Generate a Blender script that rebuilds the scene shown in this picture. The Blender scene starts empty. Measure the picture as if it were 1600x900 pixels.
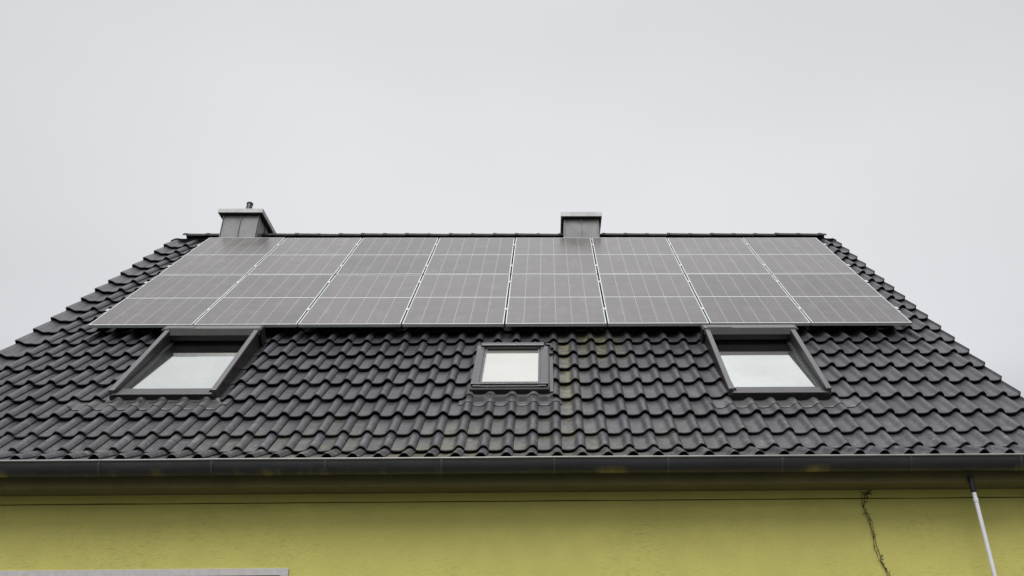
import bpy, bmesh, math, random
from math import sin, cos, pi, radians
from mathutils import Vector, Matrix, noise
random.seed(7)
S = bpy.context.scene
COL = S.collection
Z0 = 5.58            # height of the array's lower edge line above the ground
AL = 0.8368          # roof pitch
SA, CA = sin(AL), cos(AL)

# ------------------------------------------------------------------ camera
cam_d = bpy.data.cameras.new('camera'); cam = bpy.data.objects.new('camera', cam_d); COL.objects.link(cam)
S.camera = cam
pi_, ya_, ro_ = .4939, .0244, -.0136
fw = Vector((sin(ya_)*cos(pi_), cos(ya_)*cos(pi_), sin(pi_)))
r0 = Vector((cos(ya_), -sin(ya_), 0)); u0 = r0.cross(fw)
rr = cos(ro_)*r0 + sin(ro_)*u0; uu = -sin(ro_)*r0 + cos(ro_)*u0
m = Matrix((rr, uu, -fw)).transposed().to_4x4(); m.translation = Vector((.4613, -8.234, -3.9819+Z0))
cam.matrix_world = m
cam_d.sensor_width = 36; cam_d.lens = 36*1273/1600; cam_d.shift_x = -80/1600
cam_d.clip_end = 2000; cam_d.clip_start = .05

# ------------------------------------------------------------------ sky and sun (overcast)
w = bpy.data.worlds.new('World'); S.world = w; w.use_nodes = True
nt = w.node_tree; nt.nodes.clear(); N = nt.nodes.new; Lk = nt.links.new
SUN_EL, SUN_AZ = radians(54), radians(195)
out = N('ShaderNodeOutputWorld'); add = N('ShaderNodeAddShader')
sky = N('ShaderNodeTexSky'); sky.sky_type = 'NISHITA'; sky.sun_disc = False
sky.sun_elevation = SUN_EL; sky.sun_rotation = SUN_AZ; sky.air_density = 1; sky.dust_density = 4
hs = N('ShaderNodeHueSaturation'); hs.inputs['Saturation'].default_value = .25
bg1 = N('ShaderNodeBackground'); bg1.inputs['Strength'].default_value = .05
Lk(sky.outputs[0], hs.inputs['Color']); Lk(hs.outputs[0], bg1.inputs['Color'])
tc = N('ShaderNodeTexCoord'); sep = N('ShaderNodeSeparateXYZ'); Lk(tc.outputs['Generated'], sep.inputs[0])
ramp = N('ShaderNodeValToRGB'); Lk(sep.outputs['Z'], ramp.inputs[0])
cr = ramp.color_ramp; cr.interpolation = 'EASE'
SKY = [(0.0, .06), (.20, .12), (.37, .45), (.54, .49), (.73, .45), (.86, .78), (1.0, 1.05)]
while len(cr.elements) < len(SKY): cr.elements.new(.5)
for e, (p, v) in zip(cr.elements, SKY):
    e.position = p; e.color = (v*.99, v*1.0, v*1.02, 1)
mp = N('ShaderNodeMapping'); mp.inputs['Scale'].default_value = (1, 1, 2.5)
nz = N('ShaderNodeTexNoise'); nz.inputs['Scale'].default_value = 1.3; nz.inputs['Detail'].default_value = 3
Lk(tc.outputs['Generated'], mp.inputs[0]); Lk(mp.outputs[0], nz.inputs['Vector'])
mr = N('ShaderNodeMapRange'); mr.inputs['From Min'].default_value = .3; mr.inputs['From Max'].default_value = .7
mr.inputs['To Min'].default_value = .94; mr.inputs['To Max'].default_value = 1.05
Lk(nz.outputs['Fac'], mr.inputs['Value'])
bg2 = N('ShaderNodeBackground'); Lk(ramp.outputs[0], bg2.inputs['Color']); 
mul = N('ShaderNodeMath'); mul.operation = 'MULTIPLY'; mul.inputs[1].default_value = 1.0
sq = N('ShaderNodeMath'); sq.operation = 'MULTIPLY'; Lk(sep.outputs['X'], sq.inputs[0]); Lk(sep.outputs['X'], sq.inputs[1])
sm_ = N('ShaderNodeMath'); sm_.operation = 'MULTIPLY_ADD'; sm_.inputs[1].default_value = -.55; sm_.inputs[2].default_value = 1; Lk(sq.outputs[0], sm_.inputs[0])
sm2 = N('ShaderNodeMath'); sm2.operation = 'MULTIPLY'; Lk(sm_.outputs[0], sm2.inputs[0]); Lk(mr.outputs[0], sm2.inputs[1])
# the veiled sun side (behind the camera) is brighter high up and dimmer near the horizon
fy_ = N('ShaderNodeMath'); fy_.operation = 'MULTIPLY'; fy_.inputs[1].default_value = -1.7; Lk(sep.outputs['Y'], fy_.inputs[0])
fm_ = N('ShaderNodeMath'); fm_.operation = 'MAXIMUM'; fm_.inputs[1].default_value = 0; Lk(fy_.outputs[0], fm_.inputs[0])
fz_ = N('ShaderNodeMath'); fz_.operation = 'SUBTRACT'; fz_.inputs[1].default_value = .42; Lk(sep.outputs['Z'], fz_.inputs[0])
fa_ = N('ShaderNodeMath'); fa_.operation = 'MULTIPLY_ADD'; fa_.inputs[2].default_value = 1; Lk(fm_.outputs[0], fa_.inputs[0]); Lk(fz_.outputs[0], fa_.inputs[1])
fb_ = N('ShaderNodeMath'); fb_.operation = 'MAXIMUM'; fb_.inputs[1].default_value = .12; Lk(fa_.outputs[0], fb_.inputs[0])
fc_ = N('ShaderNodeMath'); fc_.operation = 'MULTIPLY'; Lk(fb_.outputs[0], fc_.inputs[0]); Lk(sm2.outputs[0], fc_.inputs[1])
Lk(fc_.outputs[0], mul.inputs[0]); Lk(mul.outputs[0], bg2.inputs['Strength'])
Lk(bg1.outputs[0], add.inputs[0]); Lk(bg2.outputs[0], add.inputs[1]); Lk(add.outputs[0], out.inputs[0])
sd = bpy.data.lights.new('sun', 'SUN'); sd.energy = 1.5; sd.angle = radians(30); sd.color = (1, .985, .95)
so = bpy.data.objects.new('sun', sd); COL.objects.link(so)
dirv = Vector((sin(SUN_AZ)*cos(SUN_EL), cos(SUN_AZ)*cos(SUN_EL), sin(SUN_EL)))
so.rotation_euler = dirv.to_track_quat('Z', 'Y').to_euler(); so.location = dirv*50
S.view_settings.view_transform = 'Standard'; S.view_settings.look = 'None'
S.view_settings.exposure = .4; S.view_settings.gamma = 1

# ------------------------------------------------------------------ helpers
def W(x, s, h):
    """roof coordinates (along, up the slope, off the slope) -> world"""
    return Vector((x, s*CA - h*SA, s*SA + h*CA + Z0))

class MB:
    def __init__(s): s.v = []; s.f = []; s.uv = {}; s.mi = []
    def add(s, vs, fs, mi=0):
        b = len(s.v); s.v += [tuple(v) for v in vs]
        for f in fs: s.f.append(tuple(i+b for i in f)); s.mi.append(mi)
    def hexa(s, P, mi=0):   # 8 points: bottom 4 ccw, top 4 ccw
        s.add(P, [(3,2,1,0),(4,5,6,7),(0,1,5,4),(1,2,6,5),(2,3,7,6),(3,0,4,7)], mi)
    def box(s, x0, x1, y0, y1, z0, z1, fn=None, mi=0):
        P = [(x0,y0,z0),(x1,y0,z0),(x1,y1,z0),(x0,y1,z0),(x0,y0,z1),(x1,y0,z1),(x1,y1,z1),(x0,y1,z1)]
        s.hexa([fn(*p) if fn else p for p in P], mi)
    def tube(s, pts, rad, n=10, caps=True):
        pts = [Vector(p) for p in pts]; b = len(s.v); rings = []
        for i, p in enumerate(pts):
            d = (pts[min(i+1, len(pts)-1)] - pts[max(i-1, 0)]).normalized()
            a = d.orthogonal().normalized() if i == 0 else (pa - d*pa.dot(d)).normalized()
            pa = a; c = d.cross(a)
            r = rad[i] if isinstance(rad, (list, tuple)) else rad
            s.v += [tuple(p + a*cos(2*pi*k/n)*r + c*sin(2*pi*k/n)*r) for k in range(n)]
        for i in range(len(pts)-1):
            for k in range(n):
                s.f.append((b+i*n+k, b+i*n+(k+1)%n, b+(i+1)*n+(k+1)%n, b+(i+1)*n+k)); s.mi.append(0)
        if caps:
            s.f.append(tuple(b+k for k in reversed(range(n)))); s.mi.append(0)
            s.f.append(tuple(b+(len(pts)-1)*n+k for k in range(n))); s.mi.append(0)
    def sweep(s, prof, x0, x1, nx=1, close=False, off=None):
        """profile of (y,z) swept along x"""
        b = len(s.v); n = len(prof)
        for i in range(nx+1):
            x = x0 + (x1-x0)*i/nx; dy, dz = off(x) if off else (0, 0)
            s.v += [(x, y+dy, z+dz) for y, z in prof]
        for i in range(nx):
            for k in range(n if close else n-1):
                k2 = (k+1) % n
                s.f.append((b+i*n+k, b+i*n+k2, b+(i+1)*n+k2, b+(i+1)*n+k)); s.mi.append(0)
        if close:
            s.f.append(tuple(b+k for k in range(n))); s.mi.append(0)
            s.f.append(tuple(b+nx*n+k for k in reversed(range(n)))); s.mi.append(0)
    def build(s, name, mats, parent=None, smooth=None, bevel=0, origin=None, normals=True):
        me = bpy.data.meshes.new(name)
        o_ = Vector(origin) if origin else Vector((0, 0, 0))
        me.from_pydata([tuple(Vector(v)-o_) for v in s.v], [], s.f); me.update()
        if not isinstance(mats, (list, tuple)): mats = [mats]
        for m_ in mats: me.materials.append(m_)
        if len(mats) > 1:
            for p, i in zip(me.polygons, s.mi): p.material_index = i
        if normals:
            bm = bmesh.new(); bm.from_mesh(me); bmesh.ops.recalc_face_normals(bm, faces=bm.faces); bm.to_mesh(me); bm.free()
        if smooth:
            for p in me.polygons: p.use_smooth = True
            me.set_sharp_from_angle(angle=radians(smooth))
        o = bpy.data.objects.new(name, me); COL.objects.link(o)
        if parent:
            o.parent = parent
            acc = o_.copy(); q = parent
            while q: acc -= q.location; q = q.parent
            o.location = acc
        else: o.location = o_
        if bevel:
            bv = o.modifiers.new('bevel', 'BEVEL'); bv.width = bevel; bv.segments = 2; bv.limit_method = 'ANGLE'; bv.angle_limit = radians(40)
            bv.harden_normals = False
        return o

def tag(o, label=None, cat=None, group=None, kind=None):
    if label: o['label'] = label
    if cat: o['category'] = cat
    if group: o['group'] = group
    if kind: o['kind'] = kind
    return o
def empty(name, loc, rot=None):
    o = bpy.data.objects.new(name, None); COL.objects.link(o); o.location = loc
    o.empty_display_size = .2
    if rot: o.rotation_euler = rot
    return o

# ------------------------------------------------------------------ materials
class Mat:
    def __init__(s, name):
        s.m = bpy.data.materials.new(name); s.m.use_nodes = True; s.t = s.m.node_tree
        s.b = s.t.nodes['Principled BSDF']; s.tc = s.n('ShaderNodeTexCoord')
    def n(s, typ, **k):
        x = s.t.nodes.new(typ)
        for a, v in k.items():
            if hasattr(x, a): setattr(x, a, v)
            else: x.inputs[a.replace('_', ' ')].default_value = v
        return x
    def l(s, a, b): s.t.links.new(a, b)
    def noise(s, scale, detail=4, rough=.5, stretch=None, src='Object', dist=0):
        nz = s.n('ShaderNodeTexNoise'); nz.inputs['Scale'].default_value = scale
        nz.inputs['Detail'].default_value = detail; nz.inputs['Roughness'].default_value = rough
        nz.inputs['Distortion'].default_value = dist
        if stretch:
            mp = s.n('ShaderNodeMapping'); mp.inputs['Scale'].default_value = stretch
            s.l(s.tc.outputs[src], mp.inputs[0]); s.l(mp.outputs[0], nz.inputs['Vector'])
        else: s.l(s.tc.outputs[src], nz.inputs['Vector'])
        return nz.outputs['Fac']
    def rng(s, x, a, b, c, d):
        r = s.n('ShaderNodeMapRange')
        for k, v in zip(('From Min', 'From Max', 'To Min', 'To Max'), (a, b, c, d)): r.inputs[k].default_value = v
        s.l(x, r.inputs['Value']); return r.outputs[0]
    def math(s, op, a, b=None, c=None):
        r = s.n('ShaderNodeMath'); r.operation = op
        for i, v in enumerate((a, b, c)):
            if v is None: continue
            if isinstance(v, (int, float)): r.inputs[i].default_value = v
            else: s.l(v, r.inputs[i])
        return r.outputs[0]
    def mix(s, f, a, b):
        r = s.n('ShaderNodeMix'); r.data_type = 'RGBA'
        for i, v in ((0, f), (6, a), (7, b)):
            if isinstance(v, (int, float)): r.inputs[i].default_value = v
            elif isinstance(v, tuple): r.inputs[i].default_value = (*v, 1)
            else: s.l(v, r.inputs[i])
        return r.outputs[2]
    def scale(s, col, f):
        r = s.n('ShaderNodeMix'); r.data_type = 'RGBA'; r.blend_type = 'MULTIPLY'; r.inputs[0].default_value = 1
        if isinstance(col, tuple): r.inputs[6].default_value = (*col, 1)
        else: s.l(col, r.inputs[6])
        s.l(f, r.inputs[7]); return r.outputs[2]
    def bump(s, h, strength, dist):
        r = s.n('ShaderNodeBump'); r.inputs['Strength'].default_value = strength; r.inputs['Distance'].default_value = dist
        s.l(h, r.inputs['Height']); s.l(r.outputs[0], s.b.inputs['Normal'])
    def set(s, col=None, rough=.5, metal=0, spec=.5, coat=0, coatr=.1):
        if col is not None:
            if isinstance(col, tuple): s.b.inputs['Base Color'].default_value = (*col, 1)
            else: s.l(col, s.b.inputs['Base Color'])
        if isinstance(rough, (int, float)): s.b.inputs['Roughness'].default_value = rough
        else: s.l(rough, s.b.inputs['Roughness'])
        s.b.inputs['Metallic'].default_value = metal; s.b.inputs['Specular IOR Level'].default_value = spec
        s.b.inputs['Coat Weight'].default_value = coat; s.b.inputs['Coat Roughness'].default_value = coatr
        return s.m

def simple(name, col, rough=.5, metal=0, var=.12, scale=6, spec=.5):
    M = Mat(name); f = M.rng(M.noise(scale, 5, .6), .3, .7, 1-var, 1+var)
    r = M.rng(M.noise(scale*3, 3, .6), .3, .7, max(.02, rough-.08), min(1, rough+.08))
    return M.set(M.scale(col, f), r, metal, spec)

# roof tiles: charcoal engobed concrete, lichens and yellow-green algae
def tile_mat():
    M = Mat('roof_tile')
    at = M.n('ShaderNodeAttribute', attribute_name='tone')
    sx = M.n('ShaderNodeSeparateXYZ'); M.l(M.tc.outputs['Object'], sx.inputs[0])
    base = M.scale((.036, .035, .043), at.outputs['Color'])
    blot = M.rng(M.noise(3.5, 5, .6), .35, .7, .86, 1.18)
    base = M.scale(base, blot)
    # dusty bloom, more on the weathered lower rows
    dust = M.math('MULTIPLY', M.rng(M.noise(14, 4, .7), .5, .75, 0, 1), M.rng(sx.outputs['Z'], 3.4, 5.6, .34, .07))
    base = M.mix(dust, base, (.20, .195, .18))
    # yellow-green algae that grows in two bands beside the middle window
    def band(cx, wd, z0, z1):
        g = M.math('SUBTRACT', 1.0, M.math('MINIMUM', M.math('ABSOLUTE', M.math('DIVIDE', M.math('SUBTRACT', sx.outputs['X'], cx), wd)), 1.0))
        zz = M.rng(sx.outputs['Z'], z0, z1, 0, 1)
        return M.math('MULTIPLY', g, zz)
    b1 = M.math('MAXIMUM', band(.93, .60, 4.75, 5.4), M.math('MULTIPLY', band(.70, .15, 3.45, 4.1), .9))
    b1 = M.math('MAXIMUM', b1, M.math('MULTIPLY', band(-.3, 3.4, 4.3, 3.6), .5))
    pan = M.n('ShaderNodeAttribute', attribute_name='pan')
    moss = M.math('MULTIPLY', M.math('MULTIPLY', b1, M.math('MULTIPLY', M.rng(M.noise(16, 7, .85), .44, .6, 0, 1), M.rng(M.noise(3.2, 3), .36, .58, .15, 1))), M.rng(pan.outputs['Fac'], 0, 1, .12, 1))
    base = M.mix(M.math('MINIMUM', M.math('MULTIPLY', moss, 1.6), .7), base, (.185, .172, .07))
    # pale lichen specks
    li = M.math('MULTIPLY', M.rng(M.noise(38, 3, .6), .66, .74, 0, 1), M.rng(sx.outputs['Z'], 3.4, 4.3, .8, .0))
    base = M.mix(li, base, (.42, .42, .33))
    # chalky patches on the rolls near the eave
    ch_ = M.math('MULTIPLY', M.math('MULTIPLY', M.rng(M.noise(9, 6, .8), .54, .68, 0, .85), M.rng(sx.outputs['Z'], 3.5, 4.25, 1, 0)), M.rng(pan.outputs['Fac'], 0, 1, 1, .35))
    base = M.mix(ch_, base, (.27, .262, .22))
    rough = M.rng(M.noise(8, 4, .6), .3, .7, .31, .52)
    M.bump(M.noise(260, 3, .7), .25, .002)
    return M.set(base, rough, 0, .65)
def wall_mat():
    M = Mat('yellow_render')
    col = M.scale((.53, .492, .145), M.rng(M.noise(.9, 5, .55), .3, .7, .94, 1.05))
    col = M.scale(col, M.rng(M.noise(5, 6, .65), .3, .7, .95, 1.04))
    # trowel marks: sparse ridges in the render coat
    a = M.noise(22, 7, .7, (1, 1, 1.8), dist=.6)
    tr = M.math('MULTIPLY', M.rng(a, .54, .72, 0, 1), M.rng(M.noise(1.7, 4), .38, .66, 0, 1))
    sep = M.math('ADD', M.math('MULTIPLY', tr, .95), M.math('ADD', M.math('MULTIPLY', M.noise(48, 6, .8), 1.1), M.math('MULTIPLY', M.noise(2.5, 3), .8)))
    col = M.mix(M.math('MULTIPLY', M.rng(M.noise(23, 3, .7), .72, .8, 0, 1), .35), col, (.22, .20, .06))
    M.bump(sep, .6, .008)
    return M.set(col, .85, 0, .25)
def gutter_mat():
    M = Mat('zinc_gutter')
    sx = M.n('ShaderNodeSeparateXYZ'); M.l(M.tc.outputs['Object'], sx.inputs[0])
    col = M.scale((.030, .030, .034), M.rng(M.noise(2.2, 6, .65, (1, 4, 4)), .3, .7, .72, 1.3))
    st = M.math('MULTIPLY', M.rng(M.noise(1.5, 6, .7, (1.2, .3, .3)), .5, .68, 0, 1), M.rng(sx.outputs['Z'], 3.435, 3.395, 0, 1))
    col = M.mix(M.math('MINIMUM', M.math('MULTIPLY', st, 1.4), .9), col, (.21, .175, .055))
    r = M.rng(M.noise(4, 5, .6, (1, 5, 5)), .3, .7, .36, .55)
    return M.set(col, r, .25, .6)
def zinc_mat(name, c, r=.45):
    M = Mat(name)
    col = M.scale(c, M.rng(M.noise(5, 6, .65), .3, .7, .82, 1.15))
    return M.set(col, M.rng(M.noise(9, 4), .3, .7, r-.08, r+.1), .35, .5)
PW, PH, G = 1.134, 1.722, .02
def cell_mat():
    """glass face of a panel: 6 columns of half cells, gridlines, busbars, dust film"""
    M = Mat('solar_cells')
    uv = M.n('ShaderNodeSeparateXYZ'); M.l(M.tc.outputs['UV'], uv.inputs[0])   # uv in metres
    U, V = uv.outputs['X'], uv.outputs['Y']
    def lines(x, pitch, off, half):
        a = M.math('ABSOLUTE', M.math('SUBTRACT', M.math('FRACT', M.math('DIVIDE', M.math('SUBTRACT', x, off), pitch)), .5))
        return M.math('LESS_THAN', M.math('MULTIPLY', M.math('SUBTRACT', .5, a), pitch), half)
    cg = lines(U, .1833, (PW-1.1)/2, .0024)
    inner = M.math('MULTIPLY', M.math('GREATER_THAN', U, .1), M.math('LESS_THAN', U, PW-.1))
    cg = M.math('MULTIPLY', cg, inner)
    mid = M.math('LESS_THAN', M.math('ABSOLUTE', M.math('SUBTRACT', V, PH/2)), .0065)
    row = lines(V, .0925, PH/2+.0, .0011)
    bus = lines(U, .1833/10, (PW-1.1)/2+.009, .0006)
    oi = M.n('ShaderNodeObjectInfo')
    cellv = M.n('ShaderNodeTexWhiteNoise'); cellv.noise_dimensions = '3D'
    cx = M.n('ShaderNodeCombineXYZ')
    M.l(M.math('FLOOR', M.math('DIVIDE', M.math('SUBTRACT', U, .017), .1833)), cx.inputs[0])
    M.l(M.math('FLOOR', M.math('DIVIDE', V, .0925)), cx.inputs[1]); M.l(oi.outputs['Random'], cx.inputs[2])
    M.l(cx.outputs[0], cellv.inputs['Vector'])
    base = M.scale((.034, .029, .030), M.rng(cellv.outputs['Value'], 0, 1, .8, 1.25))
    base = M.mix(M.math('MULTIPLY', bus, .25), base, (.3, .3, .3))
    base = M.mix(M.math('MULTIPLY', row, .35), base, (.42, .42, .42))
    base = M.mix(M.math('MULTIPLY', cg, .5), base, (.55, .57, .57)); base = M.mix(mid, base, (.60, .62, .62))
    # dust film, with run-off streaks and drying smears
    mp = M.n('ShaderNodeMapping'); mp.inputs['Scale'].default_value = (2.2, .9, 1)
    vadd = M.n('ShaderNodeVectorMath'); vadd.operation = 'ADD'; M.l(M.tc.outputs['UV'], vadd.inputs[0])
    cb = M.n('ShaderNodeCombineXYZ'); rx = M.math('MULTIPLY', oi.outputs['Random'], 37.0)
    for i in range(3): M.l(rx, cb.inputs[i])
    M.l(cb.outputs[0], vadd.inputs[1]); M.l(vadd.outputs[0], mp.inputs[0])
    nz = M.n('ShaderNodeTexNoise'); nz.inputs['Scale'].default_value = 1.6; nz.inputs['Detail'].default_value = 5; nz.inputs['Roughness'].default_value = .6
    M.l(mp.outputs[0], nz.inputs['Vector'])
    nz2 = M.n('ShaderNodeTexNoise'); nz2.inputs['Scale'].default_value = 4; nz2.inputs['Detail'].default_value = 4; nz2.inputs['Roughness'].default_value = .6
    nz2.inputs['Distortion'].default_value = .2; M.l(mp.outputs[0], nz2.inputs['Vector'])
    d = M.math('ADD', M.rng(oi.outputs['Random'], 0, 1, -.03, .035), M.math('ADD', M.rng(nz.outputs['Fac'], .35, .7, .12, .18), M.rng(nz2.outputs['Fac'], .55, .8, 0, .10)))
    base = M.mix(d, base, (.47, .44, .425))
    M.set(base, M.rng(nz.outputs['Fac'], .3, .7, .24, .36), 0, .5, 0)
    M.b.inputs['IOR'].default_value = 1.45
    return M.m
def pane_mat(name, tint, refl, rough=.02, base=(.02, .022, .022)):
    """coated glazing: strongly reflecting pane over a dim room"""
    M = Mat(name); M.set(M.scale(base, M.rng(M.noise(3), .3, .7, .9, 1.1)), .3, 0, .3)
    gl = M.n('ShaderNodeBsdfGlossy'); gl.inputs['Color'].default_value = (*tint, 1)
    M.l(M.rng(M.noise(2.5, 4), .3, .7, rough, rough+.05), gl.inputs['Roughness'])
    mx = M.n('ShaderNodeMixShader'); M.l(M.rng(M.noise(1.8, 5, .65, dist=.6), .3, .7, refl-.07, refl+.05), mx.inputs[0])
    M.l(M.b.outputs[0], mx.inputs[1]); M.l(gl.outputs[0], mx.inputs[2])
    o = M.t.nodes['Material Output']; M.l(mx.outputs[0], o.inputs['Surface'])
    return M.m

TILE = tile_mat(); WALL = wall_mat(); GUT = gutter_mat()
ZINC = zinc_mat('zinc_cladding', (.18, .178, .182)); ZINCL = zinc_mat('zinc_cap', (.36, .365, .37), .5)
ZINCD = zinc_mat('dark_zinc', (.10, .10, .105))
ALU = simple('aluminium_frame', (.55, .565, .57), .42, .35, .08)
ALUD = simple('mill_aluminium', (.42, .42, .42), .4, .6, .1)
WFR = simple('window_cladding', (.036, .034, .038), .33, .1, .10, spec=.8)
WBX = simple('shutter_box_cladding', (.080, .077, .081), .34, .1, .08, spec=.8)
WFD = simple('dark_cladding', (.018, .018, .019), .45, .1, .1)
RUB_SHADE = simple('seal_shade_black', (.012, .012, .013), .6, 0, .1)  # rubber parts, and shade painted under the caps, boxes and skylight feet
SOF = simple('soffit_board', (.05, .042, .018), .8, 0, .15)
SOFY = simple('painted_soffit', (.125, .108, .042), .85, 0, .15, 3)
DECK = simple('roof_underlay', (.03, .03, .03), .9)
PIPE = simple('white_pipe', (.62, .62, .66), .35, 0, .07)
SURR = simple('grey_surround', (.48, .46, .47), .8, 0, .1, 20)
VINE = simple('dry_vine', (.05, .045, .018), .9, 0, .3)
LEAF = simple('dry_leaf', (.055, .052, .016), .8, 0, .4)
GLASSW = pane_mat('window_pane', (.85, .9, .9), .12)
PANE_S = pane_mat('roof_pane', (.69, .705, .68), .80)
PANE_C = pane_mat('roof_pane_blind', (.58, .58, .555), .70, .05, (.42, .41, .37))
CELLS = cell_mat()

# ------------------------------------------------------------------ setting: ground
def ground():
    M = Mat('paving'); bt = M.n('ShaderNodeTexBrick'); bt.inputs['Scale'].default_value = 2.5
    bt.inputs['Color1'].default_value = (.11, .105, .1, 1); bt.inputs['Color2'].default_value = (.085, .08, .08, 1); bt.inputs['Mortar'].default_value = (.07, .07, .065, 1)
    M.l(M.tc.outputs['Object'], bt.inputs['Vector'])
    mt = M.set(M.scale(bt.outputs['Color'], M.rng(M.noise(.7, 5), .3, .7, .8, 1.1)), .9)
    g = simple('grass_ground', (.05, .07, .025), .95, 0, .3, 1.5)
    b = MB(); b.add([(-600, -600, 0), (600, -600, 0), (600, 600, 0), (-600, 600, 0)], [(0, 1, 2, 3)])
    tag(b.build('ground', g), kind='structure')
    b = MB(); b.add([(-9, -12, .004), (9, -12, .004), (9, -1.0, .004), (-9, -1.0, .004)], [(0, 1, 2, 3)])
    tag(b.build('pavement', mt), kind='structure')
ground()

# ------------------------------------------------------------------ house
XL, XR = -5.33, 5.035
RIDGE_Y, RIDGE_Z = W(0, 3.955, -.14).y, W(0, 3.955, -.14).z
WALL_Y = -1.45; BACK_Y = 2*RIDGE_Y - WALL_Y
WXL, WXR = -5.2, 4.92
EAVE_Z = Z0 - 2.05
house = empty('house', (0, WALL_Y, 0))
tag(house, 'yellow-green rendered house with a dark pantiled roof carrying solar panels', 'house')

# --- walls (front wall with a window opening, gables, back)
NOTCH = -2.337 + Z0
WIN = (-4.30, -1.577, Z0-4.1, Z0-2.849)     # x0,x1,z0,z1 outer edge of surround
def walls():
    x0, x1, z0, z1 = WIN
    b = MB(); top = Z0-2.262; Y = WALL_Y; t = .3
    for a in ((WXL, x0, 0, NOTCH), (x1, WXR, 0, NOTCH), (x0, x1, 0, z0), (x0, x1, z1, NOTCH)):
        b.box(a[0], a[1], Y, Y+t, a[2], a[3])
    # slightly proud upper strip, its lower edge wanders a little, leaving a hairline joint
    n = 60; b0 = len(b.v)
    for i in range(n+1):
        x = WXL + (WXR-WXL)*i/n; dz = .004*noise.noise(Vector((x*1.3, 0, 3)))
        g_ = .009+.004*noise.noise(Vector((x*2.1, 4, 1)))
        b.v += [(x, Y+.05, NOTCH-.001), (x, Y+.05, NOTCH+g_+dz), (x, Y-.007, NOTCH+g_+dz), (x, Y-.004, top), (x, Y+t, top)]
    for i in range(n):
        for k in range(4):
            q = b0+i*5+k; b.f.append((q, q+1, q+6, q+5)); b.mi.append(0)
    yb = BACK_Y
    b.box(WXL, WXR, yb-t, yb, 0, top+.2)
    b.box(WXL+.3, WXR-.3, Y+.05, Y+t, top, EAVE_Z)
    # gables
    for xa, xb in ((WXL, WXL+t), (WXR-t, WXR)):
        pr = [(Y+t, 0), (yb-t, 0), (yb-t, EAVE_Z+.05), (RIDGE_Y, RIDGE_Z-.25), (Y+t, EAVE_Z+.05)]
        pts = [(xa, y, z) for y, z in pr] + [(xb, y, z) for y, z in pr]
        k = 5
        b.add(pts, [tuple(range(k)), tuple(reversed(range(k, 2*k)))] + [(i, (i+1) % k, k+(i+1) % k, k+i) for i in range(k)])
    b.build('wall', WALL, house)
walls()
# soffit and eaves board
SZ = Z0-2.262
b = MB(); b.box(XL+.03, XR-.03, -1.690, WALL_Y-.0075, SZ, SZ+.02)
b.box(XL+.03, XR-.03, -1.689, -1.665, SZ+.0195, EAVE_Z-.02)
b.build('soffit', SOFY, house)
b = MB(); b.box(XL+.03, XR-.03, 2*RIDGE_Y-WALL_Y+.004, 2*RIDGE_Y+1.66, EAVE_Z-.015, EAVE_Z+.01); b.build('soffit', SOF, house)
# roof deck
b = MB()
P = [W(0, -2.42, -.29), W(0, 3.955, -.29)]
xa, xb = XL+.04, XR-.04
ya, za = P[0].y, P[0].z; yr, zr = RIDGE_Y, P[1].z
pr = [(-1.60, EAVE_Z+.004), (ya, za), (yr, zr-.02), (2*yr-ya, za), (2*yr+1.66, EAVE_Z+.02), (2*yr-ya-.3, EAVE_Z+.02), (yr, zr-.30), (ya+.3, EAVE_Z+.02)]
b.sweep(pr, xa, xb, 1, close=True)
b.build('roof_deck', DECK, house)

# --- tiles
PX, X0T = .2055, -.071
ROW0, GAUGE = -.172, .3345
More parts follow.
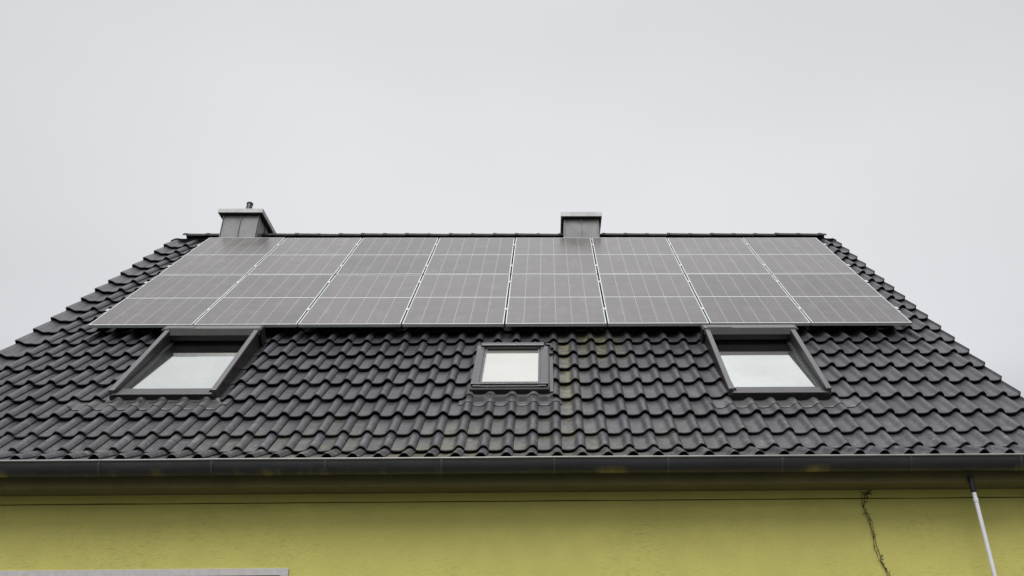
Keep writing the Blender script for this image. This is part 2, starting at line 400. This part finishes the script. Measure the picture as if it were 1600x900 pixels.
# windows in the roof: (x0, x1, s_bottom, s_top)
SKY_L = (-3.64, -2.59, -1.49, -.17); SKY_C = (-.245, .485, -1.43, -.43); SKY_R = (2.185, 3.205, -1.50, -.19)
HOLES = [(-3.61, -2.69, -1.42, -.16), (-.20, .44, -1.38, -.5), (2.23, 3.165, -1.44, -.18)]
def prof(t):
    """tile section: pan, then a roll (t in pitches, 0 = left edge of the pan)"""
    c = .052
    if t < .46: return .006*((t-.23)/.23)**2
    if t < .76:
        q = (t-.46)/.30; return .006 + (c-.006)*(q*q*(3-2*q))
    q = (t-.76)/.24
    return .018 + (c-.018)*(1-q**2.3)
TS = [0, .06, .14, .23, .32, .40, .46, .51, .56, .61, .66, .71, .76, .81, .86, .91, .96, 1.0]
def tiles(front=True):
    b = MB(); tone = []; pan = []
    E8 = .062      # the last full course is lapped further
    def row(k):
        """returns the frame of row k: origin fn"""
        s0 = ROW0 + GAUGE*k
        if k >= -7:
            O = Vector((0, s0*CA, s0*SA)); e = Vector((0, CA, SA)); n_ = Vector((0, -SA, CA))
            O += n_*(-.192); L = GAUGE + .07
            if k == -7: O += e*E8; L -= E8
            if k == 11: L = 3.955 - s0
            if k == 12: L = 0
            return O, e, n_, L
        g = radians(30)
        s7 = ROW0 + GAUGE*-7 + E8
        top = Vector((0, s7*CA, s7*SA)) + Vector((0, -SA, CA))*(-.192)
        e = Vector((0, cos(g), sin(g))); n_ = Vector((0, -sin(g), cos(g)))
        return top - e*.31 + n_*.004, e, n_, .34
    R_ = random.Random(3)
    rows = list(range(-8, 12))
    for k in rows:
        O, e, n_, L = row(k)
        if L <= 0.02: continue
        rowwave = R_.uniform(-.003, .003)
        for c in range(-24, 26):
            xc = X0T + PX*c; xl = xc - .76*PX; xr_ = xc + .24*PX
            pts = [(xl + t*PX, prof(t)) for t in TS]
            if c == 25:
                pts = [p for p in pts if p[0] < XR] ; pts.append((XR, .043)); pts.append((XR+.004, -.125))
            else: pts.append((xr_-.003, -.002))
            if c == -24:
                ex = []
                for i in range(9):
                    q = i/8; x = XL + (xl-XL)*q
                    z = .040*(.5+.5*cos(pi*min(1, max(0, (q-.15)/.5)))) + .004
                    ex.append((x, z))
                pts = [(XL-.004, -.125)] + ex[:-1] + pts
            # tile footprint in a window hole
            sm = ROW0 + GAUGE*(k+.5)
            jx, js, jh = R_.gauss(0, .0016), R_.gauss(0, .0025), abs(R_.gauss(0, .0016)) + rowwave*.6
            jr = R_.gauss(0, .0022)
            slip = 0
            if R_.random() < .02: slip = R_.uniform(.004, .012)
            tn = max(.72, R_.gauss(1.0, .12))
            cut = None
            if k >= -7:
                for (h0, h1, sb, st) in HOLES:
                    if xr_ > h0+.02 and xl < h1-.02:
                        s_lo, s_hi = ROW0+GAUGE*k, ROW0+GAUGE*(k+1)
                        if s_hi > sb+.02 and s_lo < st-.02: cut = (h0, h1, sb, st, s_lo, s_hi)
            pieces = [(pts, 0, L)]
            if cut:
                h0, h1, sb, st, s_lo, s_hi = cut
                lft = [p for p in pts if p[0] <= h0]; rgt = [p for p in pts if p[0] >= h1]
                mid = [p for p in pts if h0 <= p[0] <= h1]
                if lft and mid: mid = [(h0, lft[-1][1])] + mid; lft = lft + [(h0, lft[-1][1])]
                if rgt and mid: mid = mid + [(h1, rgt[0][1])]; rgt = [(h1, rgt[0][1])] + rgt
                pieces = [(lft, 0, L), (rgt, 0, L)]
                if s_lo < sb-.03: pieces.append((mid, 0, sb-s_lo))
                elif s_hi > st+.03: pieces.append((mid, st-s_lo, L))
            def pt(x, z, u, dh):
                tilt = (.040+jh*1.0)*(1-u/GAUGE)
                xx = x + jx + (x-xc)*0 + jr*u*.0
                return O + Vector((xx, 0, 0)) + e*(u+js-slip + jr*(x-xc)) + n_*(z + tilt + dh)
            for (pts, u0_, u1_) in pieces:
                if len(pts) < 2: continue
                base = len(b.v)
                if u0_ == 0: us = [(.09, -.013), (.0015, -.012), (0.0, -.005), (.004, 0), (.03, .0), (max(.04, u1_*.5), 0), (max(.05, u1_), 0)]
                else: us = [(u0_, -.012), (u0_+.003, 0), (u1_, 0)]
                m_ = len(us)
                for (x, z) in pts:
                    for (u, dh) in us:
                        v = pt(x, z, u, dh)
                        b.v.append((v.x, v.y, v.z + Z0)); tone.append(tn)
                        pan.append(max(0, min(1, (0.034-z)/.025)))
                for i in range(len(pts)-1):
                    for j in range(m_-1):
                        q = base+i*m_+j
                        b.f.append((q, q+m_, q+m_+1, q+1)); b.mi.append(0)
    if not front:
        b.v = [(x, 2*RIDGE_Y-y, z) for x, y, z in b.v]
    o = b.build('roof', TILE, house, smooth=42, normals=False)
    me = o.data
    if not front:
        me.flip_normals()
    a = me.attributes.new('tone', 'FLOAT', 'POINT'); a.data.foreach_set('value', tone)
    a = me.attributes.new('pan', 'FLOAT', 'POINT'); a.data.foreach_set('value', pan)
    return o
roof = tiles(True); HOLES_SAVE = HOLES; HOLES = []
roofb = tiles(False); HOLES = HOLES_SAVE

# --- ridge: overlapping half-round capping tiles
b = MB(); x = XL+.13; i = 0; Rr = random.Random(5)
while x < XR-.14:
    x2 = min(x+.345, XR-.13); n = 12; dz = Rr.uniform(-.004, .004)
    for (xa, xb, r1, r2) in ((x, x+.05, .076, .076), (x+.05, x2+.02, .070, .066)):
        pr1 = [(RIDGE_Y - r1*1.12*cos(pi*k/n), RIDGE_Z-.004+dz + r1*.98*sin(pi*k/n)) for k in range(n+1)]
        pr2 = [(RIDGE_Y - r2*1.12*cos(pi*k/n), RIDGE_Z-.004+dz + r2*.98*sin(pi*k/n)) for k in range(n+1)]
        pri = [(RIDGE_Y - (r1-.013)*1.12*cos(pi*k/n), RIDGE_Z-.004+dz + (r1-.013)*.98*sin(pi*k/n)) for k in range(n+1)]
        q = len(b.v)
        b.v += [(xa, y, z) for y, z in pri] + [(xa, y, z) for y, z in pr1] + [(xb, y, z) for y, z in pr2] + [(xb, y, z) for y, z in pri]
        for j in range(3):
            for k in range(n): b.f.append((q+j*(n+1)+k, q+(j+1)*(n+1)+k, q+(j+1)*(n+1)+k+1, q+j*(n+1)+k+1)); b.mi.append(0)
    x = x2
    i += 1
o = b.build('ridge_cap', simple('ridge_tile', (.035, .034, .036), .7, 0, .2, spec=.25), house, smooth=40)

# --- gutter
GY, GZ, GR = -1.775, Z0-2.088, .078
def sag(x): return (0, .002*((x-.2)/5)**2*-1 + .003*noise.noise(Vector((x*.8, 5, 0))))
b = MB()
pr = [(GY+GR*cos(a), GZ+GR*sin(a)*1.35) for a in [pi + pi*k/14 for k in range(15)]]
pr_in = [(GY+(GR-.004)*cos(a), GZ+(GR*1.35-.004)*sin(a)) for a in [2*pi - pi*k/14 for k in range(15)]]
bead = [(GY-GR-.004+.0085*cos(a), GZ+.004+.0085*sin(a)) for a in [radians(60)+2*pi*k/10 for k in range(10)]]
b.sweep(pr + [(GY+GR, GZ+.03)] + [(GY+GR-.004, GZ+.03)] + pr_in, XL-.03, XR+.03, 60, close=True, off=sag)
gut = b.build('gutter', GUT, house, smooth=40)
b = MB(); b.sweep(bead, XL-.035, XR+.035, 60, close=True, off=sag)
b.build('gutter_bead', zinc_mat('bead_highlight_zinc', (.27, .265, .26), .45), gut, smooth=40)  # lighter zinc puts the rim highlight into the colour
BRK = simple('gutter_strap', (.085, .085, .085), .4, .5, .15)
for xg in (-3.95, -3.067, -2.186, -1.291, -.371, .528, 1.441, 2.36, 3.404, 4.3):
    b = MB(); dy, dz = sag(xg)
    o_ = [(GY+(GR+.004)*cos(a)+dy, GZ+(GR*1.35+.004)*sin(a)+dz) for a in [pi*.97 + pi*1.0*k/14 for k in range(15)]]
    i_ = [(GY+(GR-.001)*cos(a)+dy, GZ+(GR*1.35-.001)*sin(a)+dz) for a in [pi*.97 + pi*1.0*k/14 for k in range(15)]]
    b.sweep(o_ + i_[::-1], xg-.0075, xg+.0075, 1, close=True)
    b.build('gutter_bracket', BRK, gut, smooth=40)
# lead strip / leaves of mortar showing under the eave row (pale debris lying in the gutter mouth)

# --- chimneys
def chimney(x0, x1, cx0, cx1, zc0, zc1, yf, depth, flue=None):
    b = MB(); yb = yf+depth
    b.box(x0, x1, yf, yb, RIDGE_Z-1.0, zc0)
    # standing seams
    sh = .016
    for xs in (x0+.004, (x0+x1)/2, x1-.004):
        b.box(xs-.006, xs+.006, yf-sh, yf-.0005, W(0,3.5,-.14).z-.1, zc0-.002)
    for side in (0, 1):
        for ys in (yf+.02, yf+depth*.5, yb-.03):
            if side: b.box(x1+.0005, x1+sh, ys-.006, ys+.006, RIDGE_Z-.7, zc0-.002)
            else: b.box(x0-sh, x0-.0005, ys-.006, ys+.006, RIDGE_Z-.7, zc0-.002)
    ch = b.build('chimney', ZINC, house, bevel=.002)
    b = MB(); oy = yf-.07; b.box(cx0, cx1, oy, yb+.085, zc0+.012, zc1)
    b.box(cx0+.012, cx1-.012, oy+.012, yb+.073, zc0+.003, zc0+.0115, mi=1)  # black plate paints the shade under the overhanging cap
    b.build('chimney_cap', [ZINCL, RUB_SHADE], ch, bevel=.003)
    # flashing apron at the foot
    b = MB(); s_ = (yf + SA*(-.125))/CA
    b.box(x0-.10, x1+.10, s_-.20, s_+.02, -.118, -.100, W)
    b.box(x0-.02, x1+.02, s_-.03, s_+.01, -.11, -.04, W)
    b.build('chimney_flashing', ZINCL, ch, bevel=.003)
    if flue:
        fx, fy, r, h = flue
        b = MB(); b.tube([(fx, fy, zc1-.02), (fx, fy, zc1+h-.012), (fx, fy, zc1+h)], [r, r, r*.8], 14)
        b.tube([(fx-.07, fy-.005, zc1+.001), (fx-.07, fy-.005, zc1+.015), (fx-.07, fy-.005, zc1+.02)], [.055, .05, .01], 12)
        b.tube([(fx, fy, zc1+h-.03), (fx, fy, zc1+h-.018)], [r*1.12, r*1.12], 14)
        b.build('flue_pipe', WFD, ch, smooth=40)
    return ch
chimney(-4.525, -3.98, -4.60, -3.915, Z0+3.06, Z0+3.145, 2.45, .62, flue=(-4.235, 2.62, .046, .27))
chimney(.755, 1.282, .70, 1.338, Z0+2.99, Z0+3.085, 2.45, .62)

# --- roof windows
def tileh(x):
    t = ((x - X0T)/PX + .76) % 1.0
    return prof(t)
def apron(x0, x1, s0, s1, parent, xw):
    # follows the same courses as the tiles
    """pleated flashing that follows the tile waves below a roof window"""
    b = MB(); n = int((x1-x0)/.0137); ns = 6; Ra = random.Random(x0)
    for i in range(n+1):
        x = x0 + (x1-x0)*i/n
        edge = min(1, min(i, n-i)/5)
        for j in range(ns+1):
            lip = ROW0 + GAUGE*(math.floor((s0-ROW0)/GAUGE)+1) - .006
            s1x = s1 if xw[0] <= x <= xw[1] else min(s1, lip)
            q = j/ns; s = s0 + (s1x-s0)*q
            k = math.floor((s-ROW0)/GAUGE); u = s-ROW0-GAUGE*k
            hbase = -.192 + .041*(1-u/GAUGE)
            # free lower edge lies on the tiles, upper edge merges into the window foot
            hw = hbase + tileh(x)*(1-.35*q) + .005 + .012*q*q
            if j == 0: s -= .006*noise.noise(Vector((x*6, 2, 0)))
            s += .012*(1-edge)
            b.v.append(tuple(W(x, s, hw)))
    for i in range(n):
        for j in range(ns):
            q = i*(ns+1)+j; b.f.append((q, q+ns+1, q+ns+2, q+1)); b.mi.append(0)
    o = b.build('apron', simple('apron_lead', (.085, .083, .086), .42, .1, .12), parent, smooth=50, normals=False)
    sf = o.modifiers.new('solid', 'SOLIDIFY'); sf.thickness = .004; sf.offset = 0
    return o

def skylight_box(x0, x1, ht, hb, sb, st, hg):
    """roof window behind a raised roller-shutter casing"""
    fr = MB(); rw = .052
    # tray: inner frame around the glass
    g0, g1 = x0+rw, x1-rw
    fr.box(x0+.015, g0+.02, sb+.02, st+.02, -.26, hg+.012, W)
    fr.box(g1-.02, x1-.015, sb+.02, st+.02, -.26, hg+.012, W)
    fr.box(g0+.03, g1-.03, sb+.0, sb+.10, -.26, hg+.022, W)
    fr.box(x0+.02, x1-.02, st+.03, st+.06, -.26, .0, W)
    root = fr.build('skylight', WFR, house, bevel=.003)
    # sash moulding lines
    b = MB()
    for (a, c) in ((g0+.021, g0+.031), (g1-.031, g1-.021)):
        b.box(a, c, sb+.11, st, hg-.02, hg+.006, W)
    b.box(g0+.03, g1-.03, sb+.101, sb+.113, hg-.02, hg+.010, W)
    b.build('sash', WFR, root)
    b = MB(); b.box(g0+.012, g1-.012, sb+.09, st+.01, hg-.03, hg-.005, W)
    b.build('pane', PANE_S, root)
    # side rails, deeper towards the shutter box
    for (a, c) in ((x0, x0+rw), (x1-rw, x1)):
        b = MB()
        P = [W(a, sb+.01, -.20), W(c, sb+.01, -.20), W(c, st+.02, -.20), W(a, st+.02, -.20),
             W(a, sb+.0, hb), W(c, sb+.0, hb), W(c, st-.0, ht), W(a, st-.0, ht)]
        b.hexa(P); b.build('side_rail', WBX, root, bevel=.006)
        for (d0, d1) in ((a-.0025, a-.0003), (c+.0003, c+.0025)):      # dark plates paint shade on the flanks, below the light top edge
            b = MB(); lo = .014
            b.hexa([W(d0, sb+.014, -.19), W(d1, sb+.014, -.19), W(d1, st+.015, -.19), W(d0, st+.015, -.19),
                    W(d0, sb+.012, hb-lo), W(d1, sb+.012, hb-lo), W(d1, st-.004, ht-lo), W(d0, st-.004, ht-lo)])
            b.build('rail_flank_shade', WFD, root)
    # lower bar
    b = MB(); b.box(x0+.03, x1-.03, sb-.024, sb+.012, -.107, -.088, W)
    b.build('bottom_bar', WFR, root, bevel=.004)
    b = MB(); b.box(x0+.012, x1-.012, sb-.026, sb+.02, -.20, -.1075, W); b.build('shaded_foot', RUB_SHADE, root)  # black front stands in for shade on the undercut foot
    # shutter box
    b = MB(); f0 = st-.055
    P = [W(x0-.012, f0-.022, ht-.052), W(x1+.012, f0-.022, ht-.052), W(x1+.012, f0+.105, ht-.052), W(x0-.012, f0+.105, ht-.052),
         W(x0-.012, f0+.022, ht+.012), W(x1+.012, f0+.022, ht+.012), W(x1+.012, f0+.105, ht+.012), W(x0-.012, f0+.105, ht+.012)]
    b.hexa(P)
    b.box(x0+.03, x0+.30, f0+.028, f0+.085, ht+.0125, ht+.017, W)
    b.build('shutter_box', WBX, root, bevel=.006)
    for a in (x0-.03, x1+.013):
        b = MB(); b.box(a, a+.017, f0-.01, f0+.12, -.16, ht+.006, W)
        b.build('end_plate', WFD, root, bevel=.004)
    b = MB()
    b.box(x0+rw+.002, x1-rw-.002, f0-.005, st+.029, hg+.03, ht-.0535, W)
    b.box(x0+rw+.002, x1-rw-.002, st+.005, st+.029, hg-.002, hg+.0295, W)
    b.build('shutter_recess_shade', RUB_SHADE, root)  # black filling paints the shade of the recess under the box
    apron(x0-.30*(x0 < 0) - .20*(x0 > 0), x1+.15+.08*(x0 > 0), sb-.19, sb-.012, root, (x0-.03, x1+.03))
    # side gutters
    for a in (x0-.055, x1+.002):
        b = MB(); b.box(a, a+.053, sb+.0, st+.05, -.19, -.158, W); b.build('side_flashing', WFD, root)
    return root
skylight_box(-3.655, -2.65, .038, -.055, -1.49, -.20, -.112)
skylight_box(2.205, 3.195, .038, -.055, -1.515, -.22, -.112)

def skylight_flat(x0, x1, sb, st):
    ht = -.06; hg = -.083
    fr = MB()
    fr.box(x0+.02, x0+.10, sb, st, -.26, ht-.012, W); fr.box(x1-.10, x1-.02, sb, st, -.26, ht-.012, W)
    fr.box(x0+.02, x1-.02, sb, sb+.10, -.26, ht-.015, W); fr.box(x0+.02, x1-.02, st-.06, st, -.26, ht-.012, W)
    root = fr.build('skylight', WFR, house, bevel=.003)
    for (a, c) in ((x0+.0, x0+.078), (x1-.078, x1-.0)):
        b = MB(); b.box(a, c, sb+.03, st-.10, -.10, ht, W)
        b.box(a, c, st-.099, st-.03, -.10, ht-.001, W)
        b.build('side_cladding', WFR, root, bevel=.005)
    b = MB()
    b.box(x0+.085, x0+.103, sb+.09, st-.05, hg-.02, hg+.008, W); b.box(x1-.103, x1-.085, sb+.09, st-.05, hg-.02, hg+.008, W)
    b.box(x0+.085, x1-.085, sb+.078, sb+.098, hg-.02, hg+.008, W)
    b.build('sash', ALUD, root, bevel=.002)
    b = MB(); b.box(x0+.10, x1-.10, sb+.095, st-.03, hg-.03, hg-.004, W); b.build('pane', PANE_C, root)
    b = MB(); b.box(x0+.04, x1-.04, st-.085, st-.012, -.11, -.035, W); b.build('hood', WFR, root, bevel=.010)
    b = MB(); b.box(x0+.11, x1-.11, st-.115, st-.09, hg-.0, -.062, W); b.build('hood_seal', RUB_SHADE, root)
    b = MB(); b.box(x0-.008, x1+.008, sb-.040, sb+.022, -.185, -.088, W); b.build('shaded_foot', RUB_SHADE, root, bevel=.005)  # foot front, its shade painted in as black
    b = MB(); b.box(x0+.05, x1-.05, sb+.03, sb+.07, ht-.0145, ht-.002, W); b.build('bottom_bar', WFR, root, bevel=.003)
    b = MB()
    b.box(x0-.045, x0-.012, sb-.05, st-.02, -.185, -.150, W); b.build('side_flashing', WFR, root, bevel=.003)
    b = MB(); b.box(x1+.012, x1+.05, sb-.05, st-.09, -.17, -.105, W)
    b.box(x1-.002, x1+.011, sb+.02, st-.12, -.17, -.09, W)
    b.build('side_flashing', WFR, root, bevel=.003)
    # corner catch at the top right
    b = MB(); b.tube([W(x1-.03, st-.03, -.06), W(x1+.03, st-.035, -.06), W(x1+.045, st-.10, -.075)], .018, 10)
    b.box(x1+.005, x1+.05, st-.20, st-.09, -.12, -.085, W)
    b.build('bracket', WFD, root, smooth=40)
    apron(x0-.10, x1+.13, sb-.215, sb-.03, root, (x0-.03, x1+.04))
    return root
skylight_flat(-.265, .485, -1.405, -.425)

# --- window in the wall (only the head of its surround shows)
x0, x1, z0, z1 = WIN
b = MB(); t = .055; Yw = WALL_Y
b.box(x0, x1, Yw-.012, Yw+.10, z1-t, z1+.0)
b.box(x0, x0+.06, Yw-.012, Yw+.10, z0, z1-t); b.box(x1-.065, x1, Yw-.012, Yw+.10, z0, z1-t)
b.box(x0-.05, x1+.05, Yw-.06, Yw+.10, z0-.04, z0-.001)
win = b.build('window', SURR, house, bevel=.003)
b = MB(); fy = Yw+.11
xm = (x0+x1)/2
for a in ((x0+.06, x0+.13, z0, z1-t), (x1-.135, x1-.065, z0, z1-t), (xm-.05, xm+.05, z0, z1-t)): b.box(a[0], a[1], fy, fy+.06, a[2], a[3])
for a in ((x0+.13, xm-.05), (xm+.05, x1-.135)):
    b.box(a[0], a[1], fy+.001, fy+.059, z1-t-.07, z1-t); b.box(a[0], a[1], fy+.001, fy+.059, z0, z0+.07)
b.build('frame', WFD, win)
b = MB(); b.box(x0+.1, x1-.1, fy+.02, fy+.03, z0+.03, z1-t-.03); b.build('pane', GLASSW, win)

# ------------------------------------------------------------------ mounting rails and solar panels
TOT = 8*PW + 7*G; AX = -TOT/2
ROT = (AL, 0, 0)
RAILS = [(.452, 'aluminium mounting rail with clamps under the lower panel row, the rail nearest the gutter'),
         (1.42, 'aluminium mounting rail with clamps, upper of the two rails beneath the lower panel row'),
         (2.089, 'aluminium mounting rail with clamps, lower of the two rails beneath the upper panel row'),
         (3.085, 'aluminium mounting rail with clamps under the upper panel row, the rail nearest the ridge')]
gapx = [AX + k*(PW+G) - G/2 for k in range(1, 8)]
for s, lab in RAILS:
    b = MB(); r = empty('mounting_rail', W(0, s, -.105)); tag(r, lab, 'mounting rail', 'mounting rails of the solar array')
    b.box(AX-.06, AX+TOT+.06, s-.02, s+.02, -.078, -.0365, W); b.build('rail', ALUD, r, origin=W(0, s, -.105))
    for x in [AX + .35 + i*1.0 for i in range(9)]:
        b = MB(); b.box(x-.015, x+.015, s-.035, s-.0205, -.15, -.05, W); b.box(x-.015, x+.015, s-.035, s+.04, -.165, -.151, W)
        b.build('roof_hook', ALUD, r, origin=W(x, s, -.15))
    for x in gapx + [AX-.012, AX+TOT+.012]:
        b = MB(); b.box(x-.0085, x+.0085, s-.03, s+.03, -.0355, .001, W); b.box(x-.0165, x+.0165, s-.03, s+.03, .0012, .005, W)
        b.tube([W(x, s, .0045), W(x, s, .010)], .006, 6)
        b.build('clamp', ALU, r, origin=W(x, s, -.02))
# lower wind rail seen just under the lower edge
def make_panel():
    root = empty('solar_panel', (0, 0, 0), ROT)
    fw_ = .011; th = .035
    b = MB()
    fe = .014
    b.box(0, PW, 0, fe, -th, 0); b.box(0, PW, PH-fe, PH, -th, 0)
    b.box(0, fw_, fe, PH-fe, -th, 0); b.box(PW-fw_, PW, fe, PH-fe, -th, 0)
    b.box(fw_, fw_+.02, fw_, PH-fw_, -th, -th+.002); b.box(PW-fw_-.02, PW-fw_, fw_, PH-fw_, -th, -th+.002)
    f = b.build('frame', ALU); f.parent = root
    me = bpy.data.meshes.new('glass')
    e = fw_
    vs = [(e, e, -.0015), (PW-e, e, -.0015), (PW-e, PH-e, -.0015), (e, PH-e, -.0015)]
    vb = [(x, y, -.008) for x, y, z in vs]
    me.from_pydata(vs+vb, [], [(0, 1, 2, 3), (7, 6, 5, 4), (0, 4, 5, 1), (1, 5, 6, 2), (2, 6, 7, 3), (3, 7, 4, 0)])
    uvl = me.uv_layers.new(name='UVMap')
    for lp in me.loops:
        v = me.vertices[lp.vertex_index].co; uvl.data[lp.index].uv = (v.x, v.y)
    me.materials.append(CELLS)
    g = bpy.data.objects.new('glass', me); COL.objects.link(g); g.parent = root
    b = MB(); b.box(PW/2-.05, PW/2+.05, PH/2-.03, PH/2+.03, -.024, -.0085); j = b.build('junction_box', RUB_SHADE); j.parent = root
    return root
proto = make_panel()
ordn = ['leftmost', 'second from left', 'third from left', 'fourth from left', 'fourth from right', 'third from right', 'second from right', 'rightmost']
near_low = ['whose lower corner overhangs tiles left of the left skylight', 'touching the right part of the left skylight',
            'above plain tiles', 'above tiles left of the middle skylight', 'directly above the middle skylight',
            'above the algae-stained tiles', 'touching the left part of the right skylight', 'nearest the right roof edge']
near_up = ['below the chimney with a flue pipe', 'right of the chimney with flue pipe', 'below bare ridge',
           'below bare ridge', 'just below the pipeless chimney', 'right of the pipeless chimney', 'below bare ridge', 'by the ridge end']
Rp = random.Random(11)
first = True
for row in (0, 1):
    for c in range(8):
        if first: o = proto; first = False
        else:
            o = proto.copy(); COL.objects.link(o)
            for ch in proto.children:
                q = ch.copy(); q.parent = o; COL.objects.link(q)
        o.location = W(AX + c*(PW+G), row*(PH+G), 0)
        o.rotation_euler = (AL + Rp.gauss(0, .0012), Rp.gauss(0, .0009), 0)
        tag(o, 'solar panel, %s in %s row, %s' % (ordn[c], 'upper' if row else 'lower', (near_up if row else near_low)[c]),
            'solar panel', 'solar panels on the roof')

# ------------------------------------------------------------------ pipe on the wall
px, py = 3.918, -1.715
b = MB(); pt_ = [(px, py, 0.02), (px, py, 3.235)]
pr_ = empty('wall_pipe', (px, py, 0)); tag(pr_, 'thin white vertical pipe with black sleeve on yellow wall under the gutter', 'pipe')
b.tube(pt_, .0165, 14); b.tube([(px, py, 3.15), (px, py, 3.18)], .0195, 14); b.build('tube', PIPE, pr_, smooth=40)
b = MB(); b.tube([(px, py, 3.225), (px, py, 3.232), (px, py, 3.352), (px, py, 3.36)], [.018, .022, .022, .017], 14); b.build('sleeve', RUB_SHADE, pr_, smooth=40)
for zc in (1.1, 2.2):
    b = MB(); b.tube([(px, py, zc-.012), (px, py, zc+.012)], .0215, 14); b.box(px-.006, px+.006, py+.012, WALL_Y-.001, zc-.01, zc+.01)
    b.build('pipe_clip', ALUD, pr_, smooth=40)

# ------------------------------------------------------------------ dry creeper
vr = empty('creeper', (3.24, WALL_Y-.01, 2.2)); tag(vr, 'thin dry creeper with tiny withered leaves clinging to the yellow wall', 'climbing plant')
def vine():
    Rv = random.Random(21); st = MB(); lf = MB(); Y = WALL_Y-.012
    main = [(3.285, 3.362), (3.262, 3.348), (3.225, 3.33), (3.205, 3.27), (3.195, 3.215), (3.21, 3.15), (3.225, 3.06), (3.235, 2.97), (3.25, 2.88), (3.255, 2.80), (3.285, 2.70), (3.30, 2.60), (3.28, 2.45), (3.33, 2.3)]
    for off, r in ((0, .0026), (.024, .0018)):
        pts = []
        for i in range(len(main)-1):
            for q in (0, .33, .66):
                x = main[i][0]*(1-q)+main[i+1][0]*q; z = main[i][1]*(1-q)+main[i+1][1]*q
                pts.append(Vector((x-.098 + off*sin(z*14+off*90) + Rv.gauss(0, .0022), Y + Rv.gauss(0, .0012), z-.052)))
        st.tube(pts, r, 6)
        for p in pts:
            for _ in range(Rv.choice((0, 1, 2, 2))):
                a = Rv.uniform(0, 2*pi); L = Rv.uniform(.008, .03)
                e = p + Vector((cos(a)*L, Rv.uniform(-.008, .002), sin(a)*L))
                st.tube([p, e], .0011, 4)
                if Rv.random() < .55:
                    w_ = Rv.uniform(.005, .010); l_ = Rv.uniform(.012, .024); t = Vector((Rv.uniform(-1, 1), Rv.uniform(-.6, .1), Rv.uniform(-1.6, -.2))).normalized()
                    n_ = t.cross(Vector((0, 1, .2))).normalized()
                    lf.add([e, e+t*l_*.5+n_*w_, e+t*l_, e+t*l_*.5-n_*w_+Vector((0, -.003, 0))], [(0, 1, 2, 3)])
    st.build('stem', VINE, vr, smooth=60); lf.build('leaves', LEAF, vr, normals=False)
vine()
